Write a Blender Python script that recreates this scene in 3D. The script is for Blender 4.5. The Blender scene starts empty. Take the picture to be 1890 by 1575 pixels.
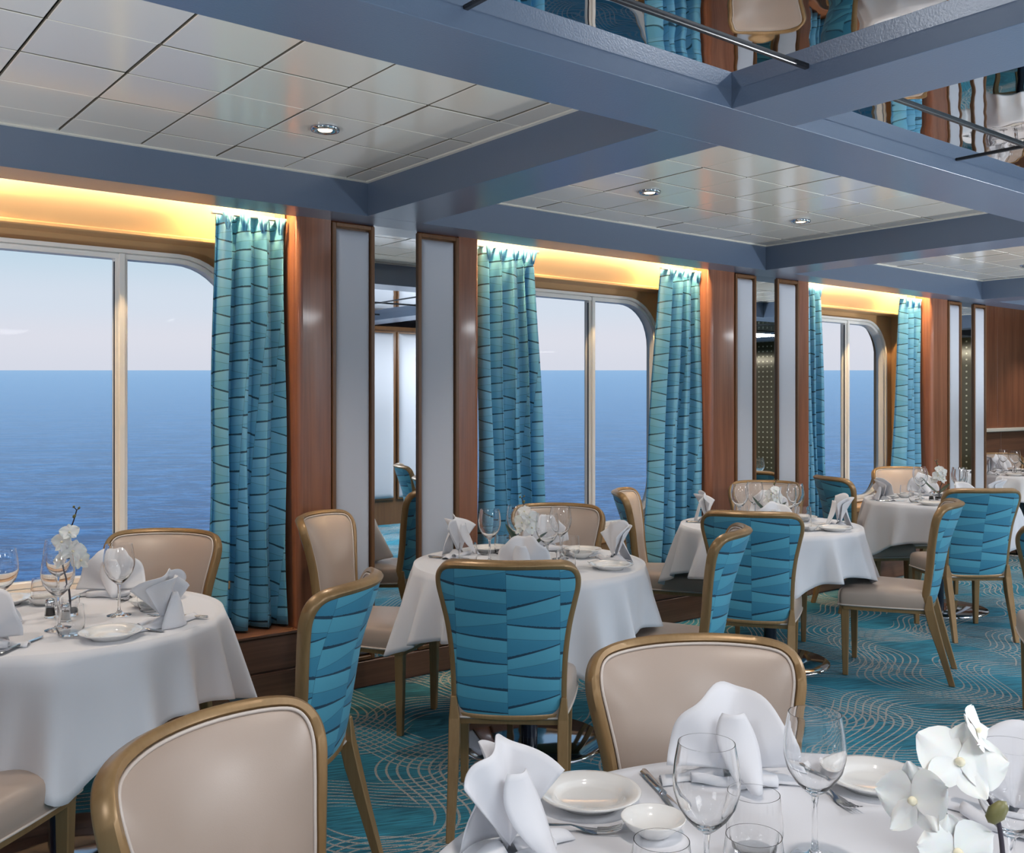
import bpy, math, random
from mathutils import Vector, Matrix
S = bpy.context.scene
COL = S.collection
PI = math.pi
sin, cos, rad = math.sin, math.cos, math.radians

# ------------------------------------------------------------------ camera, world, exposure
FPX, U0, V0, EYE = 1805.0, 945.0, 744.0, 1.47        # focal length / principal point for 1890x1575
HEAD = rad(51.51)                                     # heading from +X (along the window wall)
FW = (cos(HEAD), sin(HEAD)); RT = (sin(HEAD), -cos(HEAD))
def L(lat, t):                                        # metres right of / ahead of the eye -> room x, y
    return (t*FW[0] + lat*RT[0], t*FW[1] + lat*RT[1])
cd = bpy.data.cameras.new('camera'); cam = bpy.data.objects.new('camera', cd); COL.objects.link(cam)
cam.location = (0, 0, EYE); cam.rotation_euler = (PI/2, 0, HEAD - PI/2)
cd.sensor_width = 36; cd.lens = FPX/1890*36; cd.shift_y = -(787.5 - V0)/1890
cd.clip_start = .05; cd.clip_end = 90000
S.camera = cam
S.view_settings.view_transform = 'Standard'; S.view_settings.look = 'None'
S.view_settings.gamma = 1; S.view_settings.use_curve_mapping = False
S.view_settings.exposure = 0.0
S.cycles.use_denoising = True
S.cycles.max_bounces = 12; S.cycles.diffuse_bounces = 4; S.cycles.glossy_bounces = 6
S.cycles.transmission_bounces = 12; S.cycles.transparent_max_bounces = 16
S.cycles.caustics_reflective = False; S.cycles.caustics_refractive = True
S.cycles.sample_clamp_indirect = 6

ROLL = math.atan(61/FPX)                              # the ship lists: sea and sky lean against the room
SEA_ROT = Matrix.Rotation(ROLL, 4, Vector((RT[0], RT[1], 0)))
w = bpy.data.worlds.new('sky'); S.world = w; w.use_nodes = True
nt = w.node_tree; nt.nodes.clear()
tc = nt.nodes.new('ShaderNodeTexCoord'); dp = nt.nodes.new('ShaderNodeVectorMath'); dp.operation = 'DOT_PRODUCT'
dp.inputs[1].default_value = SEA_ROT @ Vector((0, 0, 1))
nt.links.new(tc.outputs['Generated'], dp.inputs[0])
rmp = nt.nodes.new('ShaderNodeValToRGB'); rmp.color_ramp.interpolation = 'EASE'
stops = [(0.0, (.70, .72, .80)), (.030, (.74, .75, .82)), (.065, (.68, .75, .84)), (.12, (.54, .70, .81)), (.30, (.40, .61, .82)), (1.0, (.24, .48, .78))]
cr = rmp.color_ramp
cr.elements[0].position, cr.elements[0].color = stops[0][0], (*stops[0][1], 1)
cr.elements[1].position, cr.elements[1].color = stops[-1][0], (*stops[-1][1], 1)
for p, c in stops[1:-1]:
    e = cr.elements.new(p); e.color = (*c, 1)
nt.links.new(dp.outputs['Value'], rmp.inputs[0])
bg = nt.nodes.new('ShaderNodeBackground'); bg.inputs['Strength'].default_value = 1.0
out = nt.nodes.new('ShaderNodeOutputWorld')
nt.links.new(rmp.outputs[0], bg.inputs[0]); nt.links.new(bg.outputs[0], out.inputs[0])

def lamp(name, kind, loc, energy, color, rot=(0, 0, 0), **kw):
    d = bpy.data.lights.new(name, kind); d.energy = energy; d.color = color
    for k, v in kw.items(): setattr(d, k, v)
    o = bpy.data.objects.new(name, d); COL.objects.link(o); o.location = loc; o.rotation_euler = rot
    return o
# fill lights added out of view: panels shining down, spots shining up
for x, y, e in [(-1.8, .6, 40), (.9, -.9, 36), (4.1, -.6, 90), (7.3, -.2, 100), (10.4, .6, 110), (-2.2, -3.6, 80), (2.4, -3.8, 80), (6.6, -3.8, 80), (10.8, -3.6, 80)]:
    lamp('fill_panel', 'AREA', (x, y, 2.36), e, (.93, .96, 1.0), shape='SQUARE', size=.9)
for x, y, e in [(-1.3, 3.0, 175), (-1.6, .4, 150), (1.7, -.3, 165), (4.5, .5, 235), (7.2, 1.6, 240), (9.9, 2.7, 180)]:
    lamp('fill_uplight', 'SPOT', (x, y, .80), e, (.93, .96, 1.0), (PI, 0, 0), spot_size=rad(160), spot_blend=.4, shadow_soft_size=.12)

# ------------------------------------------------------------------ mesh helpers
def mesh(name, v, f, smooth=False, uv=None):
    m = bpy.data.meshes.new(name); m.from_pydata([tuple(p) for p in v], [], f); m.update()
    if smooth:
        m.polygons.foreach_set('use_smooth', [True]*len(m.polygons))
    if uv is not None:
        lay = m.uv_layers.new(name='UVMap')
        flat = []
        for l in m.loops: flat += uv[l.vertex_index]
        lay.data.foreach_set('uv', flat)
    return m
def ob(name, m, mat=None, parent=None):
    o = bpy.data.objects.new(name, m); COL.objects.link(o)
    if mat is not None and (not m.materials): m.materials.append(mat)
    if parent is not None: o.parent = parent
    return o
def tag(o, label=None, cat=None, group=None, kind=None):
    if label: o['label'] = label
    if cat: o['category'] = cat
    if group: o['group'] = group
    if kind: o['kind'] = kind
    return o
def empty(name, loc=(0, 0, 0), rz=0):
    o = bpy.data.objects.new(name, None); COL.objects.link(o); o.location = loc; o.rotation_euler = (0, 0, rz)
    o.empty_display_size = .05
    return o
class G:                                              # gathers geometry for ONE mesh
    def __init__(s): s.v = []; s.f = []; s.uv = []
    def add(s, v, f, uv=None):
        n = len(s.v); s.v += [tuple(p) for p in v]; s.f += [tuple(i+n for i in q) for q in f]
        s.uv += list(uv) if uv else [(0, 0)]*len(v); return s
    def box(s, x0, x1, y0, y1, z0, z1):
        v = [(x, y, z) for z in (z0, z1) for y in (y0, y1) for x in (x0, x1)]
        return s.add(v, [(0, 2, 3, 1), (4, 5, 7, 6), (0, 1, 5, 4), (2, 6, 7, 3), (0, 4, 6, 2), (1, 3, 7, 5)])
    def cbox(s, x0, x1, y0, y1, z0, z1, c=.004):      # chamfered box
        v = []; f = []
        xs, ys, zs = (x0, x1), (y0, y1), (z0, z1)
        idx = {}
        for i in (0, 1):
            for j in (0, 1):
                for k in (0, 1):
                    sx, sy, sz = (1-2*i), (1-2*j), (1-2*k)
                    p = (xs[i], ys[j], zs[k])
                    for a in range(3):
                        q = [p[0]+sx*c, p[1]+sy*c, p[2]+sz*c]; q[a] = p[a]
                        idx[(i, j, k, a)] = len(v); v.append(tuple(q))
        def quad(pts): f.append(tuple(pts))
        for k in (0, 1): q = [idx[(0,0,k,2)], idx[(1,0,k,2)], idx[(1,1,k,2)], idx[(0,1,k,2)]]; quad(q if k else q[::-1])
        for j in (0, 1): q = [idx[(0,j,0,1)], idx[(1,j,0,1)], idx[(1,j,1,1)], idx[(0,j,1,1)]]; quad(q[::-1] if j else q)
        for i in (0, 1): q = [idx[(i,0,0,0)], idx[(i,1,0,0)], idx[(i,1,1,0)], idx[(i,0,1,0)]]; quad(q if i else q[::-1])
        for j in (0, 1):
            for k in (0, 1): q = [idx[(0,j,k,1)], idx[(1,j,k,1)], idx[(1,j,k,2)], idx[(0,j,k,2)]]; quad(q if (j+k) % 2 == 0 else q[::-1])
        for i in (0, 1):
            for k in (0, 1): q = [idx[(i,0,k,0)], idx[(i,1,k,0)], idx[(i,1,k,2)], idx[(i,0,k,2)]]; quad(q[::-1] if (i+k) % 2 == 0 else q)
        for i in (0, 1):
            for j in (0, 1): q = [idx[(i,j,0,0)], idx[(i,j,1,0)], idx[(i,j,1,1)], idx[(i,j,0,1)]]; quad(q if (i+j) % 2 == 0 else q[::-1])
        for i in (0, 1):
            for j in (0, 1):
                for k in (0, 1):
                    q = [idx[(i,j,k,0)], idx[(i,j,k,1)], idx[(i,j,k,2)]]; quad(q[::-1] if (i+j+k) % 2 == 0 else q)
        return s.add(v, f)
    def lathe(s, prof, n=28, c=(0, 0, 0)):            # prof: (r, z) list; r=0 ends become poles
        v = []; f = []; rows = []
        for r, z in prof:
            if r <= 1e-6: rows.append([len(v)]*n); v.append((c[0], c[1], c[2]+z))
            else:
                b = len(v); rows.append(list(range(b, b+n)))
                v += [(c[0]+r*cos(2*PI*i/n), c[1]+r*sin(2*PI*i/n), c[2]+z) for i in range(n)]
        for a, b in zip(rows, rows[1:]):
            for i in range(n):
                j = (i+1) % n
                q = [a[i], a[j], b[j], b[i]]
                u = []
                for k in q:
                    if k not in u: u.append(k)
                if len(u) > 2: f.append(tuple(u))
        return s.add(v, f)
    def tube(s, pts, r, n=8, closed=False, caps=True):
        pts = [Vector(p) for p in pts]; m = len(pts)
        rr = r if isinstance(r, (list, tuple)) else [r]*m
        v = []; f = []; prev = None
        for i, p in enumerate(pts):
            a = pts[(i-1) % m] if (closed or i > 0) else p
            b = pts[(i+1) % m] if (closed or i < m-1) else p
            d = (b-a).normalized()
            if prev is None:
                prev = d.orthogonal().normalized()
            prev = (prev - d*prev.dot(d)).normalized()
            q = d.cross(prev)
            v += [p + (prev*cos(2*PI*k/n) + q*sin(2*PI*k/n))*rr[i] for k in range(n)]
        for i in range(m if closed else m-1):
            j = (i+1) % m
            f += [(i*n+k, i*n+(k+1) % n, j*n+(k+1) % n, j*n+k) for k in range(n)]
        if caps and not closed:
            f += [tuple(range(n))[::-1], tuple((m-1)*n+k for k in range(n))]
        return s.add(v, f)
    def grid(s, fn, nu, nv, closed_u=False, uvfn=None):
        v = []; uv = []
        for j in range(nv+1):
            for i in range(nu + (0 if closed_u else 1)):
                v.append(fn(i/nu, j/nv))
                uv.append(uvfn(i/nu, j/nv) if uvfn else (i/nu, j/nv))
        w_ = nu if closed_u else nu+1
        f = []
        for j in range(nv):
            for i in range(nu):
                k = (i+1) % w_ if closed_u else i+1
                f.append((j*w_+i, j*w_+k, (j+1)*w_+k, (j+1)*w_+i))
        return s.add(v, f, uv)
    def make(s, name, mat=None, parent=None, smooth=False, uv=False):
        return ob(name, mesh(name, s.v, s.f, smooth, s.uv if uv else None), mat, parent)
    def m(s, name, smooth=False, uv=False): return mesh(name, s.v, s.f, smooth, s.uv if uv else None)
def auto(o, ang=35):                                  # smooth with sharp edges kept
    me = o.data
    me.polygons.foreach_set('use_smooth', [True]*len(me.polygons))
    me.set_sharp_from_angle(angle=rad(ang)); return o
def thick(o, t, off=0):
    md = o.modifiers.new('thickness', 'SOLIDIFY'); md.thickness = t; md.offset = off; return o
def subd(o, n=1):
    md = o.modifiers.new('smooth', 'SUBSURF'); md.levels = n; md.render_levels = n; return o
def copy_tree(o, parent=None):
    c = o.copy(); COL.objects.link(c); c.parent = parent
    for ch in list(o.children): copy_tree(ch, c)
    return c
def catmull(P, k=6, closed=False):
    n = len(P); R_ = []
    rng = range(n if closed else n-1)
    for i in rng:
        g = lambda j: Vector(P[j % n]) if closed else Vector(P[max(0, min(n-1, j))])
        a, b, c, d = g(i-1), g(i), g(i+1), g(i+2)
        for q in range(k):
            t = q/k
            R_.append(.5*((2*b)+(c-a)*t+(2*a-5*b+4*c-d)*t*t+(3*b-a-3*c+d)*t**3))
    if not closed: R_.append(Vector(P[-1]))
    return R_

# ------------------------------------------------------------------ material helpers
class X:                                              # node socket with arithmetic
    def __init__(s, t, o): s.t = t; s.o = o
    def _m(s, op, *a):
        n = s.t.nodes.new('ShaderNodeMath'); n.operation = op
        for i, q in enumerate((s,)+a):
            if isinstance(q, X): s.t.links.new(q.o, n.inputs[i])
            else: n.inputs[i].default_value = q
        return X(s.t, n.outputs[0])
    def __add__(s, b): return s._m('ADD', b)
    def __sub__(s, b): return s._m('SUBTRACT', b)
    def __mul__(s, b): return s._m('MULTIPLY', b)
    def __truediv__(s, b): return s._m('DIVIDE', b)
    def __rsub__(s, b): return (s*-1.0)+b
    __radd__ = __add__; __rmul__ = __mul__
    def fl(s): return s._m('FLOOR')
    def fr(s): return s._m('FRACT')
    def sin(s): return s._m('SINE')
    def abs(s): return s._m('ABSOLUTE')
    def lt(s, b): return s._m('LESS_THAN', b)
    def gt(s, b): return s._m('GREATER_THAN', b)
    def mx(s, b): return s._m('MAXIMUM', b)
    def mn(s, b): return s._m('MINIMUM', b)
    def pw(s, b): return s._m('POWER', b)
    def step(s, a, b):
        n = s.t.nodes.new('ShaderNodeMapRange'); n.interpolation_type = 'SMOOTHSTEP'
        s.t.links.new(s.o, n.inputs[0]); n.inputs[1].default_value = a; n.inputs[2].default_value = b
        return X(s.t, n.outputs[0])
class Mt:
    def __init__(s, name, color=(.8, .8, .8), rough=.5, metal=0, **kw):
        s.mat = bpy.data.materials.new(name); s.mat.use_nodes = True
        s.t = s.mat.node_tree; s.p = s.t.nodes['Principled BSDF']; s.out = s.t.nodes['Material Output']
        s.set('Base Color', (*color, 1)); s.set('Roughness', rough); s.set('Metallic', metal)
        for k, v in kw.items(): s.set(k.replace('_', ' '), v)
    def set(s, k, v):
        if isinstance(v, X): s.t.links.new(v.o, s.p.inputs[k])
        else: s.p.inputs[k].default_value = v
    def coord(s, kind='Object', scale=(1, 1, 1), rot=(0, 0, 0)):
        n = s.t.nodes.new('ShaderNodeTexCoord'); mp = s.t.nodes.new('ShaderNodeMapping')
        mp.inputs['Scale'].default_value = scale; mp.inputs['Rotation'].default_value = rot
        s.t.links.new(n.outputs[kind], mp.inputs[0]); return X(s.t, mp.outputs[0])
    def xyz(s, c):
        n = s.t.nodes.new('ShaderNodeSeparateXYZ'); s.t.links.new(c.o, n.inputs[0])
        return [X(s.t, o) for o in n.outputs]
    def vec(s, *a):
        n = s.t.nodes.new('ShaderNodeCombineXYZ')
        for i, q in enumerate(a):
            if isinstance(q, X): s.t.links.new(q.o, n.inputs[i])
            else: n.inputs[i].default_value = q
        return X(s.t, n.outputs[0])
    def noise(s, c, scale=5, detail=3, rough=.5):
        n = s.t.nodes.new('ShaderNodeTexNoise'); s.t.links.new(c.o, n.inputs['Vector'])
        n.inputs['Scale'].default_value = scale; n.inputs['Detail'].default_value = detail; n.inputs['Roughness'].default_value = rough
        return X(s.t, n.outputs[0])
    def mix(s, fac, a, b):
        n = s.t.nodes.new('ShaderNodeMix'); n.data_type = 'RGBA'
        for k, q in ((0, fac), (6, a), (7, b)):
            if isinstance(q, X): s.t.links.new(q.o, n.inputs[k])
            else: n.inputs[k].default_value = (*q, 1) if isinstance(q, tuple) else q
        return X(s.t, n.outputs[2])
    def bump(s, h, strength=.2, dist=.01):
        n = s.t.nodes.new('ShaderNodeBump'); n.inputs['Strength'].default_value = strength; n.inputs['Distance'].default_value = dist
        s.t.links.new(h.o, n.inputs['Height']); s.t.links.new(n.outputs[0], s.p.inputs['Normal']); return n
    def wood(s, a, b, axis=2, sc=14):
        k = [sc, sc, sc]; k[axis] = sc*.045
        c = s.coord('Object', tuple(k)); g = s.noise(c, 1, 5, .65)
        k2 = [90, 90, 90]; k2[axis] = 2.5
        g2 = s.noise(s.coord('Object', tuple(k2)), 1, 2, .5)
        s.set('Base Color', s.mix((g*.75+g2*.35-.05).step(.28, .78), a, b)); return s
def glassmesh(m):
    m.set_sharp_from_angle(angle=rad(40)); m.materials.append(M_glass); return m
def M_(name, *a, **k): return Mt(name, *a, **k).mat

beam_m = Mt('slate_paint', (.088, .122, .185), .30, Specular_IOR_Level=.9); beam_m.bump(beam_m.noise(beam_m.coord(), 160, 2), .10, .004); M_beam = beam_m.mat
M_tile = M_('satin_metal_tile', (.62, .58, .51), .20, Specular_IOR_Level=1.0, Coat_Weight=.6, Coat_Roughness=.14)
M_gap = M_('plenum_dark', (.035, .033, .03), .8)
M_edge_shade = M_('tile_edge_shade', (.13, .115, .09), .6)
M_trim = M_('edge_trim_cream', (.66, .63, .56), .4)
mir = Mt('ceiling_mirror', (.90, .93, .97), .012, 1.0)
mir.bump(mir.noise(mir.coord('Object', (1, 1, 1)), 2.4, 2, .45), .24, .010); M_cmirror = mir.mat
M_mirror = M_('wall_mirror', (.80, .83, .84), .01, 1.0)
M_black = M_('black_strip', (.012, .012, .014), .25)
wd = Mt('cherry_veneer', (.24, .1, .06), .26, Coat_Weight=.35, Coat_Roughness=.08); wd.wood((.30, .122, .066), (.165, .062, .036)); M_wood = wd.mat
dw = Mt('dark_walnut', (.09, .045, .03), .34); dw.wood((.185, .088, .054), (.085, .040, .027), 0); M_dwood = dw.mat
fw_ = Mt('frame_walnut', (.2, .1, .05), .3); fw_.wood((.185, .088, .036), (.11, .05, .022)); M_fwood = fw_.mat
fb = Mt('panel_fabric', (.52, .54, .60), .55, Sheen_Weight=.15); fb.bump(fb.noise(fb.coord(), 700, 1), .06, .002); M_panel = fb.mat
M_ochre = M_('ochre_laminate', (.56, .345, .165), .30)
M_white = M_('window_enamel', (.90, .88, .84), .32)
M_gasket = M_('gasket_dark', (.015, .02, .035), .5)
gw = Mt('gilt_beech', (.30, .18, .075), .34, .25); gw.wood((.33, .205, .09), (.23, .135, .055), 2, 9); M_gilt = gw.mat
lt_ = Mt('beige_leatherette', (.42, .335, .28), .36, Sheen_Weight=.2, Sheen_Roughness=.4)
lt_.bump(lt_.noise(lt_.coord(), 420, 2), .05, .002); M_leather = lt_.mat
M_piping = M_('pale_piping', (.62, .55, .50), .35)
cl = Mt('white_linen', (.70, .71, .75), .75, Sheen_Weight=.15)
cl.bump(cl.noise(cl.coord(), 900, 1), .05, .001); M_linen = cl.mat
M_china = M_('glazed_china', (.80, .79, .77), .10, Coat_Weight=.5, Coat_Roughness=.03)
M_glass = M_('clear_glass', (1, 1, 1), .0, Transmission_Weight=1.0, IOR=1.45)
M_steel = M_('cutlery_steel', (.62, .62, .63), .12, 1.0)
M_chrome = M_('chrome', (.75, .76, .78), .08, 1.0)
ds = Mt('polished_base_plate', (.30, .33, .38), .07, 1.0)
ds.bump(ds.noise(ds.coord('Object', (3, 60, 1)), 3, 3), .02, .002); M_disc = ds.mat
M_pole = M_('dark_blue_post', (.012, .016, .03), .22)
pt = Mt('orchid_petal', (.84, .83, .80), .5, Subsurface_Weight=.15); M_petal = pt.mat
M_lip = M_('orchid_lip', (.80, .74, .55), .5)
M_stem = M_('orchid_stem', (.030, .022, .035), .45)
M_bud = M_('orchid_bud', (.16, .15, .05), .45)
M_leaf = M_('orchid_leaf', (.016, .045, .024), .30)
M_salt = M_('white_salt', (.75, .74, .72), .8)
M_pepper = M_('dark_pepper', (.05, .04, .035), .8)
def emit(name, c, s):
    m = Mt(name, c, .5); m.set('Emission Color', (*c, 1)); m.set('Emission Strength', s); return m.mat
M_bulb = emit('halogen_bulb', (1.0, .76, .50), 4.5)
M_strip = emit('warm_strip', (1.0, .84, .64), 24)
M_strip2 = emit('warm_strip_end', (1.0, .66, .30), 760)

def pane_mat():
    m = bpy.data.materials.new('window_glass'); m.use_nodes = True; t = m.node_tree; t.nodes.clear()
    o = t.nodes.new('ShaderNodeOutputMaterial'); mx = t.nodes.new('ShaderNodeMixShader')
    tr = t.nodes.new('ShaderNodeBsdfTransparent'); tr.inputs[0].default_value = (.97, .98, 1, 1)
    gl = t.nodes.new('ShaderNodeBsdfGlossy'); gl.inputs['Roughness'].default_value = 0
    fr = t.nodes.new('ShaderNodeFresnel'); fr.inputs[0].default_value = 1.12
    t.links.new(fr.outputs[0], mx.inputs[0]); t.links.new(tr.outputs[0], mx.inputs[1]); t.links.new(gl.outputs[0], mx.inputs[2])
    t.links.new(mx.outputs[0], o.inputs[0]); return m
M_pane = pane_mat()

def wave_fabric(name, base, light, dark, rough, trans=0.0, sheen=.3, con=.26):
    m = Mt(name, base, rough, Sheen_Weight=sheen, Sheen_Roughness=.35)
    u, v, _ = m.xyz(m.coord('UV'))
    cw, h = .172, .180
    c = (u/cw).fl(); f = (u/cw).fr(); p = (c*.5).fr()*2.0
    v = v + p*.028 + c*.011
    fc = f-.5
    s1 = .026 - p*.010; s2 = p*.052 - .046
    f1 = ((v - s1*fc)/h).fr(); f2 = ((v - s2*fc)/h + .5).fr()
    rg = m.noise(m.coord('UV'), 160, 1)*.5+.75
    th = (f*(-.6)+1.0)*rg*(.0100/h); th2 = (f*.6+.4)*rg*(.0100/h)
    dk = f1.lt(th).mx(f2.lt(th2))
    gA = ((v + fc*.030)/h + .75).fr(); gB = ((v - fc*.014)/h + .25).fr()
    thin = gA.lt(.0015/h).mx(gB.lt(.0015/h)).mx(f.lt(.006))
    light_ = (f2.gt(.5)*gA.lt(.5)).mx(f1.gt(.5)*gB.lt(.5))
    tone = light_*con + f1*.30 + f2*.26
    col = m.mix(tone.step(.05, .95), base, light)
    col = m.mix(thin*.62, col, dark); col = m.mix(dk*.88, col, dark)
    m.set('Base Color', col)
    m.bump(m.noise(m.coord('UV'), 900, 1), .04, .001)
    if trans:
        tr = m.t.nodes.new('ShaderNodeBsdfTranslucent'); m.t.links.new(col.o, tr.inputs[0])
        mx = m.t.nodes.new('ShaderNodeMixShader'); mx.inputs[0].default_value = trans
        m.t.links.new(m.p.outputs[0], mx.inputs[1]); m.t.links.new(tr.outputs[0], mx.inputs[2]); m.t.links.new(mx.outputs[0], m.out.inputs[0])
    return m.mat
M_blue = wave_fabric('blue_wave_upholstery', (.042, .230, .370), (.120, .440, .580), (.012, .028, .055), .55, 0, .08)
M_curt = wave_fabric('blue_wave_curtain', (.17, .53, .78), (.33, .70, .90), (.014, .032, .06), .36, .32, .08, .10)

# carpet: streaky teal with bundles of beige wavy lines
cp = Mt('wave_carpet', (.03, .2, .28), .95)
cx, cy, _ = cp.xyz(cp.coord('Object', (1, 1, 1), (0, 0, rad(20))))
st = cp.noise(cp.vec(cx*6.0, cy*85.0, 0.0), 1, 3, .6)
big = cp.noise(cp.vec(cx, cy, 0.0), 1.3, 2)
col = cp.mix((st*.8+big*.5-.15).step(.3, .75), (.004, .070, .115), (.028, .265, .385))
def bundle(a, ph, wl, amp, sp, bw, duty):
    px = cx*cos(a) + cy*sin(a); py = cy*cos(a) - cx*sin(a)
    q = py + (px*(2*PI/wl) + ph).sin()*amp + (px*(2*PI/wl*.43) + ph*2.0).sin()*amp*.7
    ln = ((q/sp).fr() - .5).abs().lt(.115)
    wob = (px*2.1 + q*1.3 + ph).sin()*.13
    return ln * (q/bw + wob).fr().lt(duty)
wv = bundle(.35, .3, .95, .13, .040, .62, .52).mx(bundle(1.25, 1.7, 1.15, .15, .043, .80, .42)).mx(bundle(-.55, 2.6, 1.05, .12, .040, .95, .38))
nb = cp.noise(cp.vec(cx, cy, 0.0), 220, 1).step(.32, .5)
cp.set('Base Color', cp.mix(wv*nb*.85, col, (.42, .37, .33)))
cp.bump(cp.noise(cp.vec(cx, cy, 0.0), 420, 2), .5, .006); M_carpet = cp.mat

sea = Mt('open_sea', (.020, .075, .24), .12, IOR=1.33, Specular_IOR_Level=.28)
sc = sea.coord('Object'); sx, sy, sz = sea.xyz(sc)
h1 = sea.noise(sea.vec(sx*.42, sy*1.05, 0.0), 1, 5, .62); h2 = sea.noise(sea.vec(sx*.10, sy*.24, 0.0), 1, 4, .6)
h3 = sea.noise(sea.vec(sx*.018, sy*.05, 0.0), 1, 3, .5)
sea.set('Base Color', sea.mix((h1*.55+h2*.45).step(.40, .66), (.008, .045, .190), (.110, .265, .560)))
sea.bump(h1*.9+h2*2.6+h3*4.0, 1.0, 1.0)
sdf = sea.t.nodes.new('ShaderNodeBsdfDiffuse'); sgl = sea.t.nodes.new('ShaderNodeBsdfGlossy'); sfr = sea.t.nodes.new('ShaderNodeFresnel'); smx = sea.t.nodes.new('ShaderNodeMixShader')
sgl.inputs['Roughness'].default_value = .2; sgl.inputs['Color'].default_value = (.72, .86, 1, 1); sfr.inputs[0].default_value = 1.33
scol = sea.mix((h1*.55+h2*.45).step(.43, .60), (.008, .050, .205), (.150, .330, .640))
sea.t.links.new(scol.o, sdf.inputs[0]); sf = X(sea.t, sfr.outputs[0])*.92
sea.t.links.new(sf.o, smx.inputs[0]); sea.t.links.new(sdf.outputs[0], smx.inputs[1]); sea.t.links.new(sgl.outputs[0], smx.inputs[2]); sea.t.links.new(smx.outputs[0], sea.out.inputs[0])
sbn = [n for n in sea.t.nodes if n.type == 'BUMP'][0]
for nn in (sdf, sgl): sea.t.links.new(sbn.outputs[0], nn.inputs['Normal'])
M_sea = sea.mat

# ------------------------------------------------------------------ the setting
YP, YO, YW = 4.44, 4.23, 4.82          # pillar face, room side of the wall beam, window plane
ZS, ZC, ZM = 2.395, 2.56, 2.453        # underside of beams, tile ceiling, mirror ceiling
BX = [(-.74, -.42), (2.453, 2.773), (5.62, 5.94), (8.73, 9.05), (11.9, 12.2)]    # cross beams
YB0, YB1 = 1.976, 2.287                # long beam
X0, X1, YK = -4.0, 13.6, -6.0
PIL = [(2.173, 3.300, (2.365, 2.610, 2.880, 3.147)), (5.282, 6.452, (5.545, 5.778, 6.026, 6.292)), (8.255, 9.262, (8.530, 8.765, 8.999, 9.235))]
WIN = [(.30, 2.173, 1.445), (3.300, 5.282, 4.515), (6.452, 8.255, 7.525)]

floor = tag(G().box(X0, X1, YK, 7.4, -.06, 0).make('floor', M_carpet), 'teal carpet with beige wavy lines', 'floor', kind='structure')
def beam(x0, x1, y0, y1, z0, z1, label):
    o = G().cbox(x0, x1, y0, y1, z0, z1, .0012).make('ceiling_beam', M_beam); return tag(o, label, 'beam', kind='structure')
beam(X0, X1, YO, YP+.02, ZS, 2.80, 'slate blue beam running above the windows and pillars')
beam(X0, X1, YB0, YB1, ZS, 2.80, 'long slate blue beam between tiled bays and mirrored coffers')
for i, (a, b) in enumerate(BX):
    nm = ['outside the left edge', 'nearest, crossing in the upper middle', 'second one along', 'third one along, small', 'farthest one'][i]
    beam(a, b, YB1-.0, YO, ZS, 2.80, 'slate blue cross beam between tiled bays, '+nm)
    beam(a, b, -1.7, YB0, ZS, 2.80, 'slate blue cross beam between mirrored coffers, '+nm)
beam(X0, X1, -2.0, -1.7, ZS, 2.8, 'slate blue long beam on the inner side of the mirrored coffers')
tag(G().box(X0, X1, YK, 7.4, 2.80, 2.86).make('ceiling', M_gap), 'dark void above the suspended ceiling', 'ceiling', kind='structure')
tag(G().box(X0, X1, YK, -2.0, 2.55, 2.6).make('ceiling', M_tile), 'plain cream ceiling over the inner side of the room', 'ceiling', kind='structure')
tag(G().box(9.3, X1, YP+.02, 7.4, 2.62, 2.68).make('ceiling', M_tile), 'plain cream ceiling over the far recess', 'ceiling', kind='structure')

# tiled bays: every tile is a piece of its own
tile_cache = {}
def tile_mesh(wx, wy):
    k = (round(wx, 3), round(wy, 3))
    if k not in tile_cache:
        a, b = k[0]/2, k[1]/2; c = .0018
        v = [(-a, -b, .014), (a, -b, .014), (a, b, .014), (-a, b, .014), (-a, -b, c), (a, -b, c), (a, b, c), (-a, b, c), (-a+c, -b+c, 0), (a-c, -b+c, 0), (a-c, b-c, 0), (-a+c, b-c, 0)]
        f = [(0, 1, 2, 3), (11, 10, 9, 8)]
        for q in (0, 4):
            for i in range(4): j = (i+1) % 4; f.append((q+i, q+4+i, q+4+j, q+j))
        m = mesh('tile', v, f); m.materials.append(M_tile); m.materials.append(M_edge_shade); tile_cache[k] = m
        for q in range(2, 6): m.polygons[q].material_index = 1      # sides coloured dark so the joints read as shaded gaps
    return tile_cache[k]
P = .325; GAP = .009
lights_at = [(.55, 3.495), (1.833, 3.495), (3.683, 3.495), (4.98, 3.495), (6.787, 3.51), (8.0, 3.51)]
rnd = random.Random(4)
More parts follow.
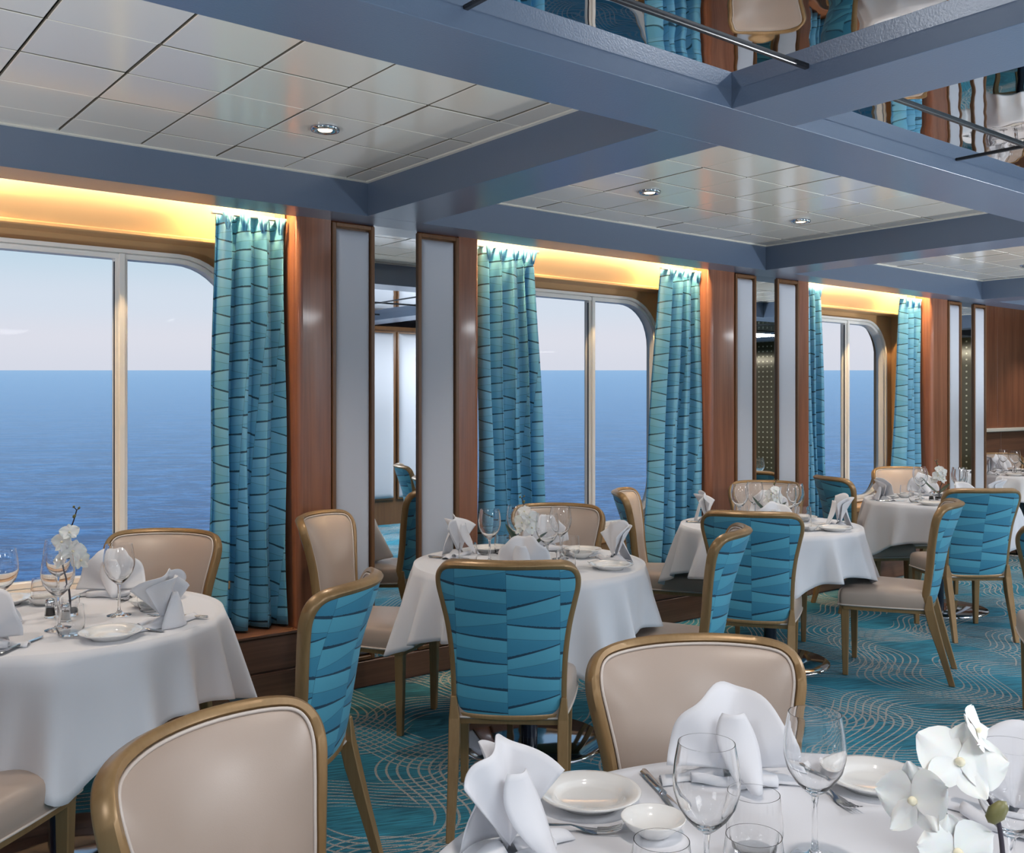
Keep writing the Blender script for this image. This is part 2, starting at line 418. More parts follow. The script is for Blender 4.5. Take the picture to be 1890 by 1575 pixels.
for bi, (xa, xb, xj) in enumerate([(BX[0][1], BX[1][0], .69), (BX[1][1], BX[2][0], 3.512), (BX[2][1], BX[3][0], 6.62), (BX[3][1], BX[4][0], 9.4)]):
    nm = ['above the leftmost window', 'over the tables before the second window', 'over the far tables', 'at the far right'][bi]
    bay = empty('ceiling', ((xa+xb)/2, (YB1+YO)/2, ZC)); ox, oy = bay.location.x, bay.location.y
    tag(bay, 'cream metal ceiling tile bay '+nm, 'ceiling', kind='structure')
    bk = G().box(xa-ox, xb-ox, YB1-oy, YO-oy, .03, .05).make('backing', M_gap, bay)
    t = G(); e = .022
    t.box(xa-ox, xb-ox, YO-oy-e, YO-oy, -.004, .02); t.box(xa-ox, xb-ox, YB1-oy, YB1-oy+e, -.004, .02)
    t.box(xa-ox, xa-ox+e, YB1-oy+e, YO-oy-e, -.004, .02); t.box(xb-ox-e, xb-ox, YB1-oy+e, YO-oy-e, -.004, .02)
    t.make('edge_trim', M_trim, bay)
    gx = [xa+e]; x = xj - P*math.floor((xj-xa-e)/P)
    while x < xb-e-.02:
        if x > xa+e+.02: gx.append(x)
        x += P
    gx.append(xb-e)
    gy = [YB1+e]; y = 2.995 - P*1.008*math.floor((2.995-YB1-e)/(P*1.008))
    while y < YO-e-.02:
        if y > YB1+e+.02: gy.append(y)
        y += P*1.008
    gy.append(YO-e)
    for a, b in zip(gx, gx[1:]):
        for c, d in zip(gy, gy[1:]):
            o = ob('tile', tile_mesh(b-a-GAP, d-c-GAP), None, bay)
            o.location = ((a+b)/2-ox, (c+d)/2-oy, rnd.uniform(-.0012, .0012))
            o.rotation_euler = (rnd.uniform(-.003, .003), rnd.uniform(-.003, .003), 0)

# mirrored coffers: mirror sheets with black joint strips
for i, (xa, xb) in enumerate([(BX[0][1], BX[1][0]), (BX[1][1], BX[2][0]), (BX[2][1], BX[3][0]), (BX[3][1], BX[4][0])]):
    nm = ['at the top of the view, with black joints', 'at the upper right edge', 'beyond the second cross beam', 'at the far end'][i]
    cf = empty('ceiling', ((xa+xb)/2, 0, ZM)); ox = cf.location.x
    tag(cf, 'mirrored ceiling coffer '+nm, 'mirror', kind='structure')
    xs = [xa, xa+.0, xb-1.03*2, xb-1.03, xb] if i == 0 else [xa, xa+1.09, xa+2.18, xb]
    xs = sorted(set(round(q, 3) for q in xs))
    ys = [-1.7, -.55, .57, 1.70, YB0]
    for a, b in zip(xs, xs[1:]):
        for c, d in zip(ys, ys[1:]):
            G().box(a-ox+.004, b-ox-.004, c+.004, d-.004, 0, .008).make('mirror_panel', M_cmirror, cf)
    for a in xs[1:-1]: G().cbox(a-ox-.008, a-ox+.008, -1.7, YB0, -.006, .012, .002).make('joint_strip', M_black, cf)
    for c in ys[1:-1]: G().cbox(xa-ox, xb-ox, c-.008, c+.008, -.008, .012, .002).make('joint_strip', M_black, cf)
    G().box(xa-ox, xb-ox, -1.7, YB0, .012, .03).make('backing', M_gap, cf)

# pillars between the windows
def rect_frame(g, x0, x1, z0, z1, w_, y0, y1):
    g.cbox(x0, x0+w_, y0, y1, z0, z1, .003); g.cbox(x1-w_, x1, y0, y1, z0, z1, .003)
    g.cbox(x0+w_, x1-w_, y0, y1, z1-w_, z1, .003); g.cbox(x0+w_, x1-w_, y0, y1, z0, z0+w_, .003); return g
def padded(x0, x1, z0, z1, y, bulge):
    def fn(u, v):
        e = min(u, 1-u)*(x1-x0); e2 = min(v, 1-v)*(z1-z0); e = min(e, e2)
        return (x0+(x1-x0)*u, y - bulge*(1-math.exp(-e/.018)), z0+(z1-z0)*v)
    def wr(k, n):   # cluster lines near the borders
        return k
    us = [0, .03, .07, .13, .22, .4, .6, .78, .87, .93, .97, 1]; vs = [0, .002, .005, .01, .018, .03, .1, .3, .5, .7, .9, .97, .982, .99, .995, .998, 1]
    v = [fn(a, b) for b in vs for a in us]; n = len(us)
    f = [(j*n+i, j*n+i+1, (j+1)*n+i+1, (j+1)*n+i) for j in range(len(vs)-1) for i in range(n-1)]
    return G().add(v, f)
for i, (a, b, q) in enumerate(PIL):
    nm = ['left of the middle, nearest', 'in the middle distance', 'far off at the right'][i]
    pl = empty('wall_pillar', ((a+b)/2, YP, 0)); ox = pl.location.x; oy = YP
    tag(pl, 'wood clad pillar with padded panels and a mirror strip, '+nm, 'pillar', kind='structure')
    G().box(a-ox+.03, b-ox-.03, .05, YW+.2-oy, 0, 2.8).make('core', M_wood, pl)
    def strip(x0, x1, left):       # veneered strip with a rounded outer corner
        g = G(); n = 7; r = .035; pts = []
        if left:
            pts = [(x0, .36)] + [(x0+r-r*cos(PI/2*k/n), r-r*sin(PI/2*k/n)-.0) for k in range(n+1)] + [(x1, 0), (x1, .36)]
        else:
            pts = [(x0, .36), (x0, 0)] + [(x1-r+r*sin(PI/2*k/n), r-r*cos(PI/2*k/n)) for k in range(n+1)] + [(x1, .36)]
        m = len(pts); v = [(x, y, z) for z in (.13, ZS) for x, y in pts]
        f = [(k, (k+1) % m, m+(k+1) % m, m+k) for k in range(m)] + [tuple(range(m))[::-1], tuple(range(m, 2*m))]
        return auto(g.add(v, f).make('wood_strip', M_wood, pl), 40)
    strip(a-ox, q[0]-ox-.004, True); strip(q[3]-ox+.004, b-ox, False)
    for (x0, x1) in ((q[0], q[1]), (q[2], q[3])):
        pn = G().box(x0-ox+.01, x1-ox-.01, .02, .05, .15, ZS-.02).make('fabric_panel', M_fwood, pl)
        pn2 = auto(padded(x0-ox+.020, x1-ox-.020, .165, ZS-.035, .016, .030).make('upholstery', M_panel, pn), 60)
        rect_frame(G(), x0-ox, x1-ox, .14, ZS-.008, .021, -.012, .03).make('panel_frame', M_fwood, pn)
    G().box(q[1]-ox+.001, q[2]-ox-.001, .004, .02, .14, ZS).make('mirror', M_mirror, pl)
    G().cbox(a-ox, b-ox, -.012, .05, 0, .135, .004).make('baseboard', M_dwood, pl)

# window alcoves
def rr_outline(x0, x1, z0, z1, r, n=10):
    pts = []
    for (cx_, cz_, a0) in ((x1-r, z1-r, 0), (x0+r, z1-r, PI/2), (x0+r, z0+r, PI), (x1-r, z0+r, 1.5*PI)):
        pts += [(cx_+r*cos(a0+PI/2*k/n), cz_+r*sin(a0+PI/2*k/n)) for k in range(n+1)]
    return pts
def ring(g, A, B, yA, yB):                            # band between two outlines at two depths
    n = len(A); v = [(x, yA, z) for x, z in A] + [(x, yB, z) for x, z in B]
    return g.add(v, [(k, (k+1) % n, n+(k+1) % n, n+k) for k in range(n)])
WZ0, WZ1 = .612, 2.203
for i, (a, b, mu) in enumerate(WIN):
    nm = ['leftmost', 'middle', 'far'][i]
    wx0, wx1 = a+.12, b-.13
    # ochre wall around the opening, alcove cheeks, cornice and sill
    wl = empty('wall_window', ((a+b)/2, YW, 0)); ox = wl.location.x
    tag(wl, 'ochre laminate alcove around the %s window' % nm, 'wall', kind='structure')
    O = rr_outline(wx0-ox-.001, wx1-ox+.001, WZ0-.001, WZ1+.001, .33)
    n = len(O); xm = (wx0+wx1)/2-ox
    def outer(x, z):
        hx, hz = (b-a)/2+.02, 1.3
        dx, dz = x-xm*0, z-1.4
        k = min(hx/max(abs(dx), 1e-6), 1.25/max(abs(dz), 1e-6)); return (dx*k, 1.4+dz*k)
    g = G(); ring(g, [outer(x, z) for x, z in O], O, 0, 0); ring(g, O, O, 0, .10); g.make('reveal_panel', M_ochre, wl)
    for x in (a-ox, b-ox): G().box(x-.012, x+.012, 4.60-YW, 0, .35, 2.7).make('cheek', M_ochre, wl)
    g = G(); g.box(a-ox, b-ox, 4.665-YW, 4.69-YW, 2.265, 2.80); g.cbox(a-ox, b-ox, 4.657-YW, 4.70-YW, 2.248, 2.272, .006); g.box(a-ox, b-ox, 4.68-YW, 0, 2.252, 2.268)
    g.make('cornice', M_ochre, wl)
    g = G(); g.cbox(a-ox, b-ox, 4.60-YW, .01, .555, .600, .008); g.box(a-ox, b-ox, 4.64-YW, 4.66-YW, .35, .556); g.make('sill', M_ochre, wl)
    st_ = auto(G().tube([(a-ox+.14, 4.575-YW, 2.470), (b-ox-.42, 4.575-YW, 2.470)], .014, 10).make('strip_lamp', M_strip, wl))
    for x0, x1 in ((a+.02, a+.40), (b-.36, b-.02)): auto(G().tube([(x0-ox, 4.490-YW, 2.60), (x1-ox, 4.490-YW, 2.60)], .012, 8).make('strip_lamp', M_strip2, wl))
    bxo = tag(G().box(a, b, YP, 4.66, 0, .345).make('trim_%d' % (i+1), M_dwood), 'dark wood casing under the %s window' % nm, 'casing', kind='structure')
    for z0, z1 in ((.005, .165), (.173, .335)):
        G().cbox(a+.002, b-.002, YP-.010, YP+.004, z0, z1, .003).make('plank', M_dwood, bxo)
    G().cbox(a, b, YP-.016, 4.66, .338, .356, .004).make('plank', M_dwood, bxo)
    # the window itself
    wn = empty('window_%d' % (i+1), ((wx0+wx1)/2, YW, 0)); ox = wn.location.x
    tag(wn, '%s sea view window with rounded white frame' % nm, 'window', kind='structure')
    A0, A1, A2, A3 = [rr_outline(wx0-ox+k, wx1-ox-k, WZ0+k, WZ1-k, .33-k) for k in (0, .018, .024, .046)]
    g = G(); ring(g, A0, A0, .05, -.030); ring(g, A0, A1, -.030, -.030); ring(g, A1, A1, -.030, -.006); ring(g, A1, A2, -.006, -.006); ring(g, A2, A2, -.006, -.018); ring(g, A2, A3, -.018, -.018); ring(g, A3, A3, -.018, .05)
    auto(g.make('frame', M_white, wn), 30)
    x = mu-ox
    g = G(); g.cbox(x-.014, x+.014, -.026, .04, WZ0+.02, WZ1-.02, .003); g.cbox(x-.029, x+.029, -.010, .04, WZ0+.035, WZ1-.035, .003); g.make('mullion', M_white, wn)
    g = G(); g.box(x-.033, x-.029, -.004, .004, WZ0+.06, WZ1-.06); g.make('gasket', M_gasket, wn)
    A4 = rr_outline(wx0-ox+.044, wx1-ox-.044, WZ0+.044, WZ1-.044, .286)
    for side in (0, 1):
        pts = [(min(px_, x), pz_) if side == 0 else (max(px_, x), pz_) for px_, pz_ in A4]
        pp = []
        for q in pts:
            if not pp or abs(q[0]-pp[-1][0])+abs(q[1]-pp[-1][1]) > 1e-5: pp.append(q)
        if abs(pp[0][0]-pp[-1][0])+abs(pp[0][1]-pp[-1][1]) < 1e-5: pp.pop()
        m = len(pp)
        G().add([(px_, .03, pz_) for px_, pz_ in pp], [tuple(range(m))]).make('pane', M_pane, wn)

# recess with the wood panelled wall at the far right, end wall and the unseen sides of the room
wf = empty('wall_far', (11, 5.34, 0)); tag(wf, 'cherry wood panelled wall with a pale dado ledge', 'wall', kind='structure')
G().box(-1.74, 2.6, .06, .16, 0, 2.8).make('core', M_wood, wf)
for k in range(4): G().cbox(-1.70+k*1.07, -1.70+k*1.07+1.06, .02, .06, 1.18, 2.64, .004).make('panel', M_wood, wf)
for k in range(4): G().cbox(-1.70+k*1.07, -1.70+k*1.07+1.06, -.02, .06, .14, 1.14, .004).make('panel', M_dwood, wf)
G().cbox(-1.74, 2.6, -.06, .06, 1.14, 1.18, .006).make('dado_ledge', M_trim, wf)
G().box(-1.74, -1.70, -.86, .06, 0, 2.8).make('return_panel', M_wood, wf)
eb = Mt('bronze_dotted_glass', (.10, .075, .035), .12, .4)
dx, dy, dz = eb.xyz(eb.coord())
dd = (((dy/.085).fr()-.5).pw(2.0) + ((dz/.085).fr()-.5).pw(2.0)).lt(.022)
eb.set('Base Color', eb.mix(dd, (.10, .075, .035), (.7, .6, .38)))
wr_ = tag(G().box(X1, X1+.1, YK, 7.4, 0, 2.8).make('wall_right', eb.mat), 'bronze glass end wall with a dotted pattern', 'wall', kind='structure')
tag(G().box(X0-.1, X0, YK, 7.4, 0, 2.8).make('wall_left', M_panel), 'pale wall behind the left end of the room', 'wall', kind='structure')
g = G(); g.box(X0, X1, YK-.2, YK, 0, .6); g.box(X0, X1, YK-.2, YK, 2.25, 2.8)
for k in range(6):
    xk = X0 + k*3.1; g.box(xk, xk+.9, YK-.2, YK, .6, 2.25)
tag(g.make('wall_back', M_panel), 'pale wall with windows on the opposite side of the room', 'wall', kind='structure')
g = G(); g.box(X0, .30, YP+.0, YW+.15, 0, 2.8); tag(g.make('wall_window', M_wood), 'wood wall left of the windows', 'wall', kind='structure')
wi = empty('wall_inner', (6.3, -1.3, 0)); tag(wi, 'inner column with pale padded panels, seen in the pillar mirror', 'wall', kind='structure')
G().box(-1.6, 1.6, -.5, 0, 0, ZS).make('core', M_fwood, wi)
for k in range(6):
    pn = G().box(-1.58+k*.53, -1.58+k*.53+.49, 0, .02, .3, ZS-.06).make('fabric_panel', M_fwood, wi)
    q = padded(-1.56+k*.53, -1.56+k*.53+.45, .32, ZS-.08, 0, .03)
    q.v = [(x, -y+.02, z) for x, y, z in q.v]; q.f = [f[::-1] for f in q.f]; auto(q.make('upholstery', M_panel, pn), 60)

# the sea
r_ = 40000
so = G().add([(-r_, -r_, 0), (r_, -r_, 0), (r_, r_, 0), (-r_, r_, 0)], [(0, 1, 2, 3)]).make('sea', M_sea)
so.matrix_world = Matrix.Translation((0, 0, -14)) @ SEA_ROT @ Matrix.Rotation(HEAD-PI/2, 4, 'Z')
tag(so, 'calm blue sea reaching to a hazy horizon', 'sea', kind='stuff')

# ------------------------------------------------------------------ curtains
def curtain(top, bot, folds, phase, y, flare, label, seed):
    rn = random.Random(seed)
    xa, xb = top; ya, yb = bot; z0, z1 = .368, ZS-.004
    ks = [rn.uniform(.75, 1.3) for _ in range(folds)]; tot = sum(ks); cum = [0]
    for k in ks: cum.append(cum[-1]+k/tot)
    amps = [rn.uniform(.75, 1.2) for _ in range(folds)]
    def off(u, v):
        for j in range(folds):
            if u <= cum[j+1]+1e-9:
                q = (u-cum[j])/(cum[j+1]-cum[j]); break
        s = sin(2*PI*q + phase); s = math.copysign(abs(s)**.75, s)
        return s*amps[j]*(.034 + .024*(1-v)), q
    NU, NV = folds*22, 36
    V = []; UV = []
    for jv in range(NV+1):
        v = jv/NV; z = z0 + (z1-z0)*v
        k = (1-v)**.9
        L_ = xa + (ya-xa)*k; R_ = xb + (yb-xb)*k
        arc = 0; prev = None
        for iu in range(NU+1):
            u = iu/NU; o, q = off(u, v)
            pin = max(0, (v-.955)/.045)
            o *= (1-.35*pin)
            x = L_ + (R_-L_)*u + .010*sin(4*PI*u*folds+phase)*(1-pin) + .012*sin(9*v+u*5+seed)*(1-v)
            yy = y + o + .010*sin(7*u+3*v+seed) - .02*k
            if prev is not None: arc += math.hypot(x-prev[0], yy-prev[1])
            prev = (x, yy)
            V.append((x, yy, z + .006*sin(u*PI*2*folds)*(1 if v == 1 else 0))); UV.append((arc, z))
    w_ = NU+1
    f = [(j*w_+i, j*w_+i+1, (j+1)*w_+i+1, (j+1)*w_+i) for j in range(NV) for i in range(NU)]
    c = empty('curtain', ((xa+xb)/2, y, z0))
    b = ob('cloth', mesh('cloth', [(p[0]-c.location.x, p[1]-y, p[2]-z0) for p in V], f, True, UV), M_curt, c)
    thick(b, .003)
    g = G()
    g.cbox(xa-c.location.x-.03, xb-c.location.x+.03, -.012, .012, z1-z0-.012, z1-z0+.004, .003); g.make('curtain_track', M_trim, c)
    for k in range(folds):
        uu = (cum[k]+cum[k+1])/2; hx = xa+(xb-xa)*uu-c.location.x
        gg = G()
        for d in (-.012, 0, .012): gg.tube([(hx+d*.3, -.040+abs(d), z1-z0-.085), (hx+d, -.044+abs(d), z1-z0-.045), (hx+d*1.6, -.036, z1-z0-.004)], [.002, .007, .011], 6)
        gg.uv = [(.09+k*.41, .265+q[2]*.0) for q in gg.v]
        gm = gg.make('pleat', M_curt, c, True, True)
    return tag(c, label, 'curtain', 'blue wave curtains')
def ux(u, y=4.56):                                     # room x on a plane y = const seen at column u
    d0 = FW[0] + (u-U0)/FPX*RT[0]; d1 = FW[1] + (u-U0)/FPX*RT[1]; return d0/d1*y
curtain((ux(402), 2.172), (ux(380), 2.172), 4, .4, 4.565, 1, 'blue wave-patterned curtain at the right side of the leftmost window', 11)
curtain((ux(886), ux(988)), (ux(884), ux(1010)), 5, 2.2, 4.565, 1, 'blue wave-patterned curtain at the left side of the middle window', 23)
curtain((ux(1226), ux(1311)), (ux(1188), ux(1315)), 5, 1.0, 4.565, 1, 'blue wave-patterned curtain at the right side of the middle window', 37)
curtain((6.462, ux(1514)), (6.462, ux(1519)), 4, 2.0, 4.565, 1, 'narrow blue curtain at the left side of the far window', 41)
curtain((ux(1664), ux(1718)), (ux(1644), ux(1721)), 5, .6, 4.565, 1, 'blue wave-patterned curtain at the right side of the far window', 53)

# ------------------------------------------------------------------ downlights
dl_ring = G().lathe([(.031, -.003), (.036, -.008), (.045, -.013), (.055, -.011), (.058, -.003), (.058, .003)], 32).m('trim_ring', True); dl_ring.materials.append(M_chrome)
dl_cup = G().lathe([(.036, -.007), (.030, -.003), (.022, -.0015), (.0, -.0015)], 24).m('reflector', True); dl_cup.materials.append(M_chrome)
dl_bulb = G().lathe([(.0, -.0125), (.016, -.0118), (.027, -.009), (.029, -.004)], 20).m('bulb', True); dl_bulb.materials.append(M_bulb)
dl_names = ['beyond the left edge', 'above the leftmost table', 'left one in the middle bay', 'right one in the middle bay', 'left one in the far bay', 'at the right edge in the far bay']
for (x, y), nm in zip(lights_at, dl_names):
    d = empty('downlight', (x, y, ZC-.0015)); tag(d, 'recessed chrome downlight in the tile ceiling, '+nm, 'downlight', 'ceiling downlights')
    ob('trim_ring', dl_ring, None, d); ob('reflector', dl_cup, None, d); ob('bulb', dl_bulb, None, d)
    lamp('downlight_or_fill_spot', 'SPOT', (x, y, ZC-.03), 34, (1.0, .86, .72), (0, 0, 0), spot_size=rad(110), spot_blend=.7, shadow_soft_size=.03)
for x, y in [(-1.0, 3.5), (9.6, 3.2), (11.2, 3.4), (1.2, .9), (4.2, .7), (7.4, .9), (10.6, 4.7), (12.0, 4.7)]:  # unseen spots without fittings; the recess pair is added to brighten the far wall
    lamp('downlight_or_fill_spot', 'SPOT', (x, y, 2.42), 36, (1.0, .88, .78), (0, 0, 0), spot_size=rad(115), spot_blend=.7, shadow_soft_size=.05)

# ------------------------------------------------------------------ chairs
CH = .945
half = [(0, .383), (.11, .384), (.155, .388), (.184, .404), (.1945, .436), (.1955, .49), (.197, .55), (.202, .63), (.214, .72), (.231, .80), (.242, .855), (.240, .897), (.222, .926), (.185, .940), (.10, .9445), (0, .945)]
hp = catmull([(y, z, 0) for y, z in half], 4)
OUT = [(p.x, p.y) for p in hp] + [(-p.x, p.y) for p in hp[-2:0:-1]]
def inset(O, d):
    n = len(O); R_ = []
    for i in range(n):
        a, b = Vector(O[i-1]), Vector(O[(i+1) % n]); t = (b-a).normalized(); nrm = Vector((-t.y, t.x))
        R_.append((O[i][0]+nrm.x*d, O[i][1]+nrm.y*d))
    return R_
def lean(z):
    k = (z-.385)/.56
    return -.205 - .105*k - .040*max(0, k-.55)**1.6*4.0
def BK(y, z, n):                                      # backrest surface: lateral y, height z, offset n to the front
    d = (lean(z+.01)-lean(z-.01))/.02; q = math.sqrt(1+d*d)
    s = 2*.055/.0625*y; q2 = math.sqrt(1+s*s)
    bw = .052 + .045*max(0, (z-.385)/.56)
    return (lean(z) + bw*(y/.25)**2 + n/q/q2, y - n*s/q2*.9, z - n*d/q)
def back_dome(O, n0, n1, flip):
    C = (0, .66); v = []; uv = []; f = []; m = len(O); ks = [1, .985, .955, .90, .80, .65, .45, .22]
    for k in ks:
        h = n0 + (n1-n0)*(1-k**5)**.8 if k < 1 else n0
        for y, z in O:
            yy = C[0]+(y-C[0])*k; zz = C[1]+(z-C[1])*k
            v.append(BK(yy, zz, h)); uv.append((yy+.172, zz))
    for j in range(len(ks)-1):
        for i in range(m):
            q = (j*m+i, j*m+(i+1) % m, (j+1)*m+(i+1) % m, (j+1)*m+i); f.append(q[::-1] if flip else q)
    v.append(BK(C[0], C[1], n1)); uv.append((.172, C[1])); b = (len(ks)-1)*m
    for i in range(m):
        q = (b+i, b+(i+1) % m, len(v)-1); f.append(q[::-1] if flip else q)
    return G().add(v, f, uv)
def make_chair():
    r = empty('dining_chair')
    I1 = inset(OUT, .019)
    sec = [(OUT, -.015), (inset(OUT, .004), -.021), (inset(OUT, .014), -.021), (I1, -.017), (I1, .012), (inset(OUT, .016), .018), (inset(OUT, .005), .018), (OUT, .012)]
    m = len(OUT); v = []; f = []
    for O, n in sec: v += [BK(y, z, n) for y, z in O]
    k = len(sec)
    for j in range(k):
        for i in range(m): f.append((j*m+i, ((j+1) % k)*m+i, ((j+1) % k)*m+(i+1) % m, j*m+(i+1) % m))
    auto(G().add(v, f).make('back_frame', M_gilt, r), 50)
    cu = back_dome(I1, .010, .036, False).make('back_cushion', M_leather, r, True)
    G().tube([BK(y, z, .016) for y, z in inset(OUT, .0225)], .0036, 6, True).make('piping', M_piping, cu, True)
    back_dome(I1, -.017, -.027, True).make('back_panel', M_blue, r, True, True)
    # seat
    def so_(sx, grow=0):
        pts = []
        C_ = [(-.205, -.185), (-.205, .185), (.10, .232), (.235, .236), (.252, .22), (.258, .0)]
        P_ = [(-.208, 0), (-.206, .17), (-.19, .192), (0, .222), (.20, .238), (.238, .230), (.250, .205), (.258, 0)]
        pp = catmull([(a, b, 0) for a, b in P_], 4)
        pts = [(p.x, p.y) for p in pp] + [(p.x, -p.y) for p in pp[-2:0:-1]]
        return [(x*sx+.0, y*sx) for x, y in pts]
    base = so_(1); m = len(base); v = []; f = []
    lay = [(.975, .378), (1.0, .386), (1.0, .425), (.994, .447), (.975, .462), (.94, .472), (.86, .480), (.7, .486), (.4, .489)]
    for s_, z in lay: v += [(x*s_+(1-s_)*.02, y*s_, z) for x, y in base]
    for j in range(len(lay)-1):
        for i in range(m): f.append((j*m+i, (j+1)*m+i, (j+1)*m+(i+1) % m, j*m+(i+1) % m))
    v.append((.02, 0, .49)); b = (len(lay)-1)*m
    f += [(b+i, len(v)-1, b+(i+1) % m) for i in range(m)]; f.append(tuple(range(m)))
    stt = auto(G().add(v, f).make('seat', M_leather, r), 60)
    G().tube([(x*1.004, y*1.004, .386) for x, y in base], .0042, 6, True).make('piping', M_piping, stt, True)
    v = []; f = []
    for z, s_ in ((.360, .955), (.380, .965)): v += [(x*s_, y*s_, z) for x, y in base]
    f = [(i, m+i, m+(i+1) % m, (i+1) % m) for i in range(m)] + [tuple(range(m)), tuple(range(m, 2*m))[::-1]]
    auto(G().add(v, f).make('seat_rail', M_gilt, r))
    def leg(path):
        v = []; f = []
        for x, y, z, a, b in path: v += [(x-a, y-b, z), (x+a, y-b, z), (x+a, y+b, z), (x-a, y+b, z)]
        for j in range(len(path)-1):
            for i in range(4): f.append((j*4+i, j*4+(i+1) % 4, j*4+4+(i+1) % 4, j*4+4+i))
        f += [(3, 2, 1, 0), tuple(len(v)-4+i for i in range(4))]
        o = G().add(v, f).make('leg', M_gilt, r)
        md = o.modifiers.new('bevel', 'BEVEL'); md.width = .003; md.segments = 1
        return o
    for s_ in (-1, 1):
        leg([(.212, s_*.198, 0, .0135, .0135), (.213, s_*.199, .2, .0175, .0175), (.213, s_*.200, .372, .021, .021)])
        leg([(-.315, s_*.190, 0, .0145, .0135), (-.268, s_*.187, .16, .018, .0165), (-.226, s_*.186, .30, .024, .019), (-.205, s_*.187, .385, .024, .0185), (-.206, s_*.190, .46, .012, .010)])
    return r
PROTO = make_chair(); used = [False]
def chair(u, v, face, label, group, t=None, lat=None):
    """placed by where the middle of its crest rail stands; face = (right, ahead) direction"""
    if t is None: t = (EYE-CH)*FPX/(v-V0)
    if lat is None: lat = (u-U0)/FPX*t
    n = math.hypot(*face); fx, fy = (face[0]*RT[0]+face[1]*FW[0])/n, (face[0]*RT[1]+face[1]*FW[1])/n
    x, y = L(lat, t); a = math.atan2(fy, fx); bk = lean(CH)
    c = PROTO if not used[0] else copy_tree(PROTO); used[0] = True
    c.location = (x-bk*fx, y-bk*fy, 0); c.rotation_euler = (0, 0, a)
    return tag(c, label, 'chair', group)
TB = [(.50, 1.25, .66), (-1.452, 3.155, .50), (.075, 4.25, .50), (1.465, 5.55, .50), (3.04, 6.97, .50), None]
T5 = (9.9*RT[0]+4.42*RT[1], 9.9*FW[0]+4.42*FW[1], .5); TB[5] = T5
CG = 'chairs around the round tables'
chair(0, 0, (.15, -.99), 'beige chair facing the camera at the far side of the foreground table', CG, t=2.22, lat=.385)
chair(0, 0, (.90, -.43), 'large beige chair back cut off at the bottom left foreground', CG, t=1.62, lat=-.56)
chair(0, 0, (-.98, .19), 'blue-backed chair turned away at the right of the leftmost table', CG, t=2.94, lat=-.42)
chair(320, 976, (-.08, -1), 'beige chair facing us at the window side of the leftmost table', CG)
chair(0, 0, (.10, .99), 'beige chair seat cut off at the lower left corner', CG, t=2.18, lat=-1.50)
chair(0, 0, (.955, -.30), 'beige chair facing right against the first mirrored pillar', CG, t=4.68, lat=-.975)
chair(937, 1041, (.06, 1), 'blue-backed chair seen squarely from behind before the first pillar', CG, t=3.22, lat=-.02)
chair(0, 0, (-.94, .34), 'blue-backed chair seen edge-on, right of the table with the square-on chair', CG, t=4.10, lat=.99)
chair(1030, 923, (-.10, -1), 'beige chair behind the orchid, under the middle window', CG, t=5.12)
chair(1134, 903, (.97, -.25), 'chair facing right beside the curtain, pale inside and blue outside', CG, t=5.95)
chair(0, 0, (.28, .96), 'blue-backed chair seen from behind before the second pillar', CG, t=4.69, lat=1.145)
chair(0, 0, (-.90, .44), 'chair with pale seat in full side view on the open carpet', CG, t=5.22, lat=2.40)
chair(1412, 886, (-.2, -1), 'beige chair facing us against the second mirrored pillar', CG, t=6.62)
chair(1516, 880, (.98, .20), 'blue-backed chair between the second pillar and the far window', CG, t=7.0)
chair(1826, 903, (-.02, 1), 'blue-backed chair seen from behind near the right edge', CG, t=5.95)
chair(1650, 861, (.12, -1), 'beige chair facing us under the far window', CG, t=8.05)
chair(1836, 842, (-.1, -1), 'small beige chair at the farthest table, by the panelled wall', CG, t=10.25)
chair(0, 0, (.45, .9), 'blue-backed chair just entering at the right edge', CG, t=4.1, lat=2.39)

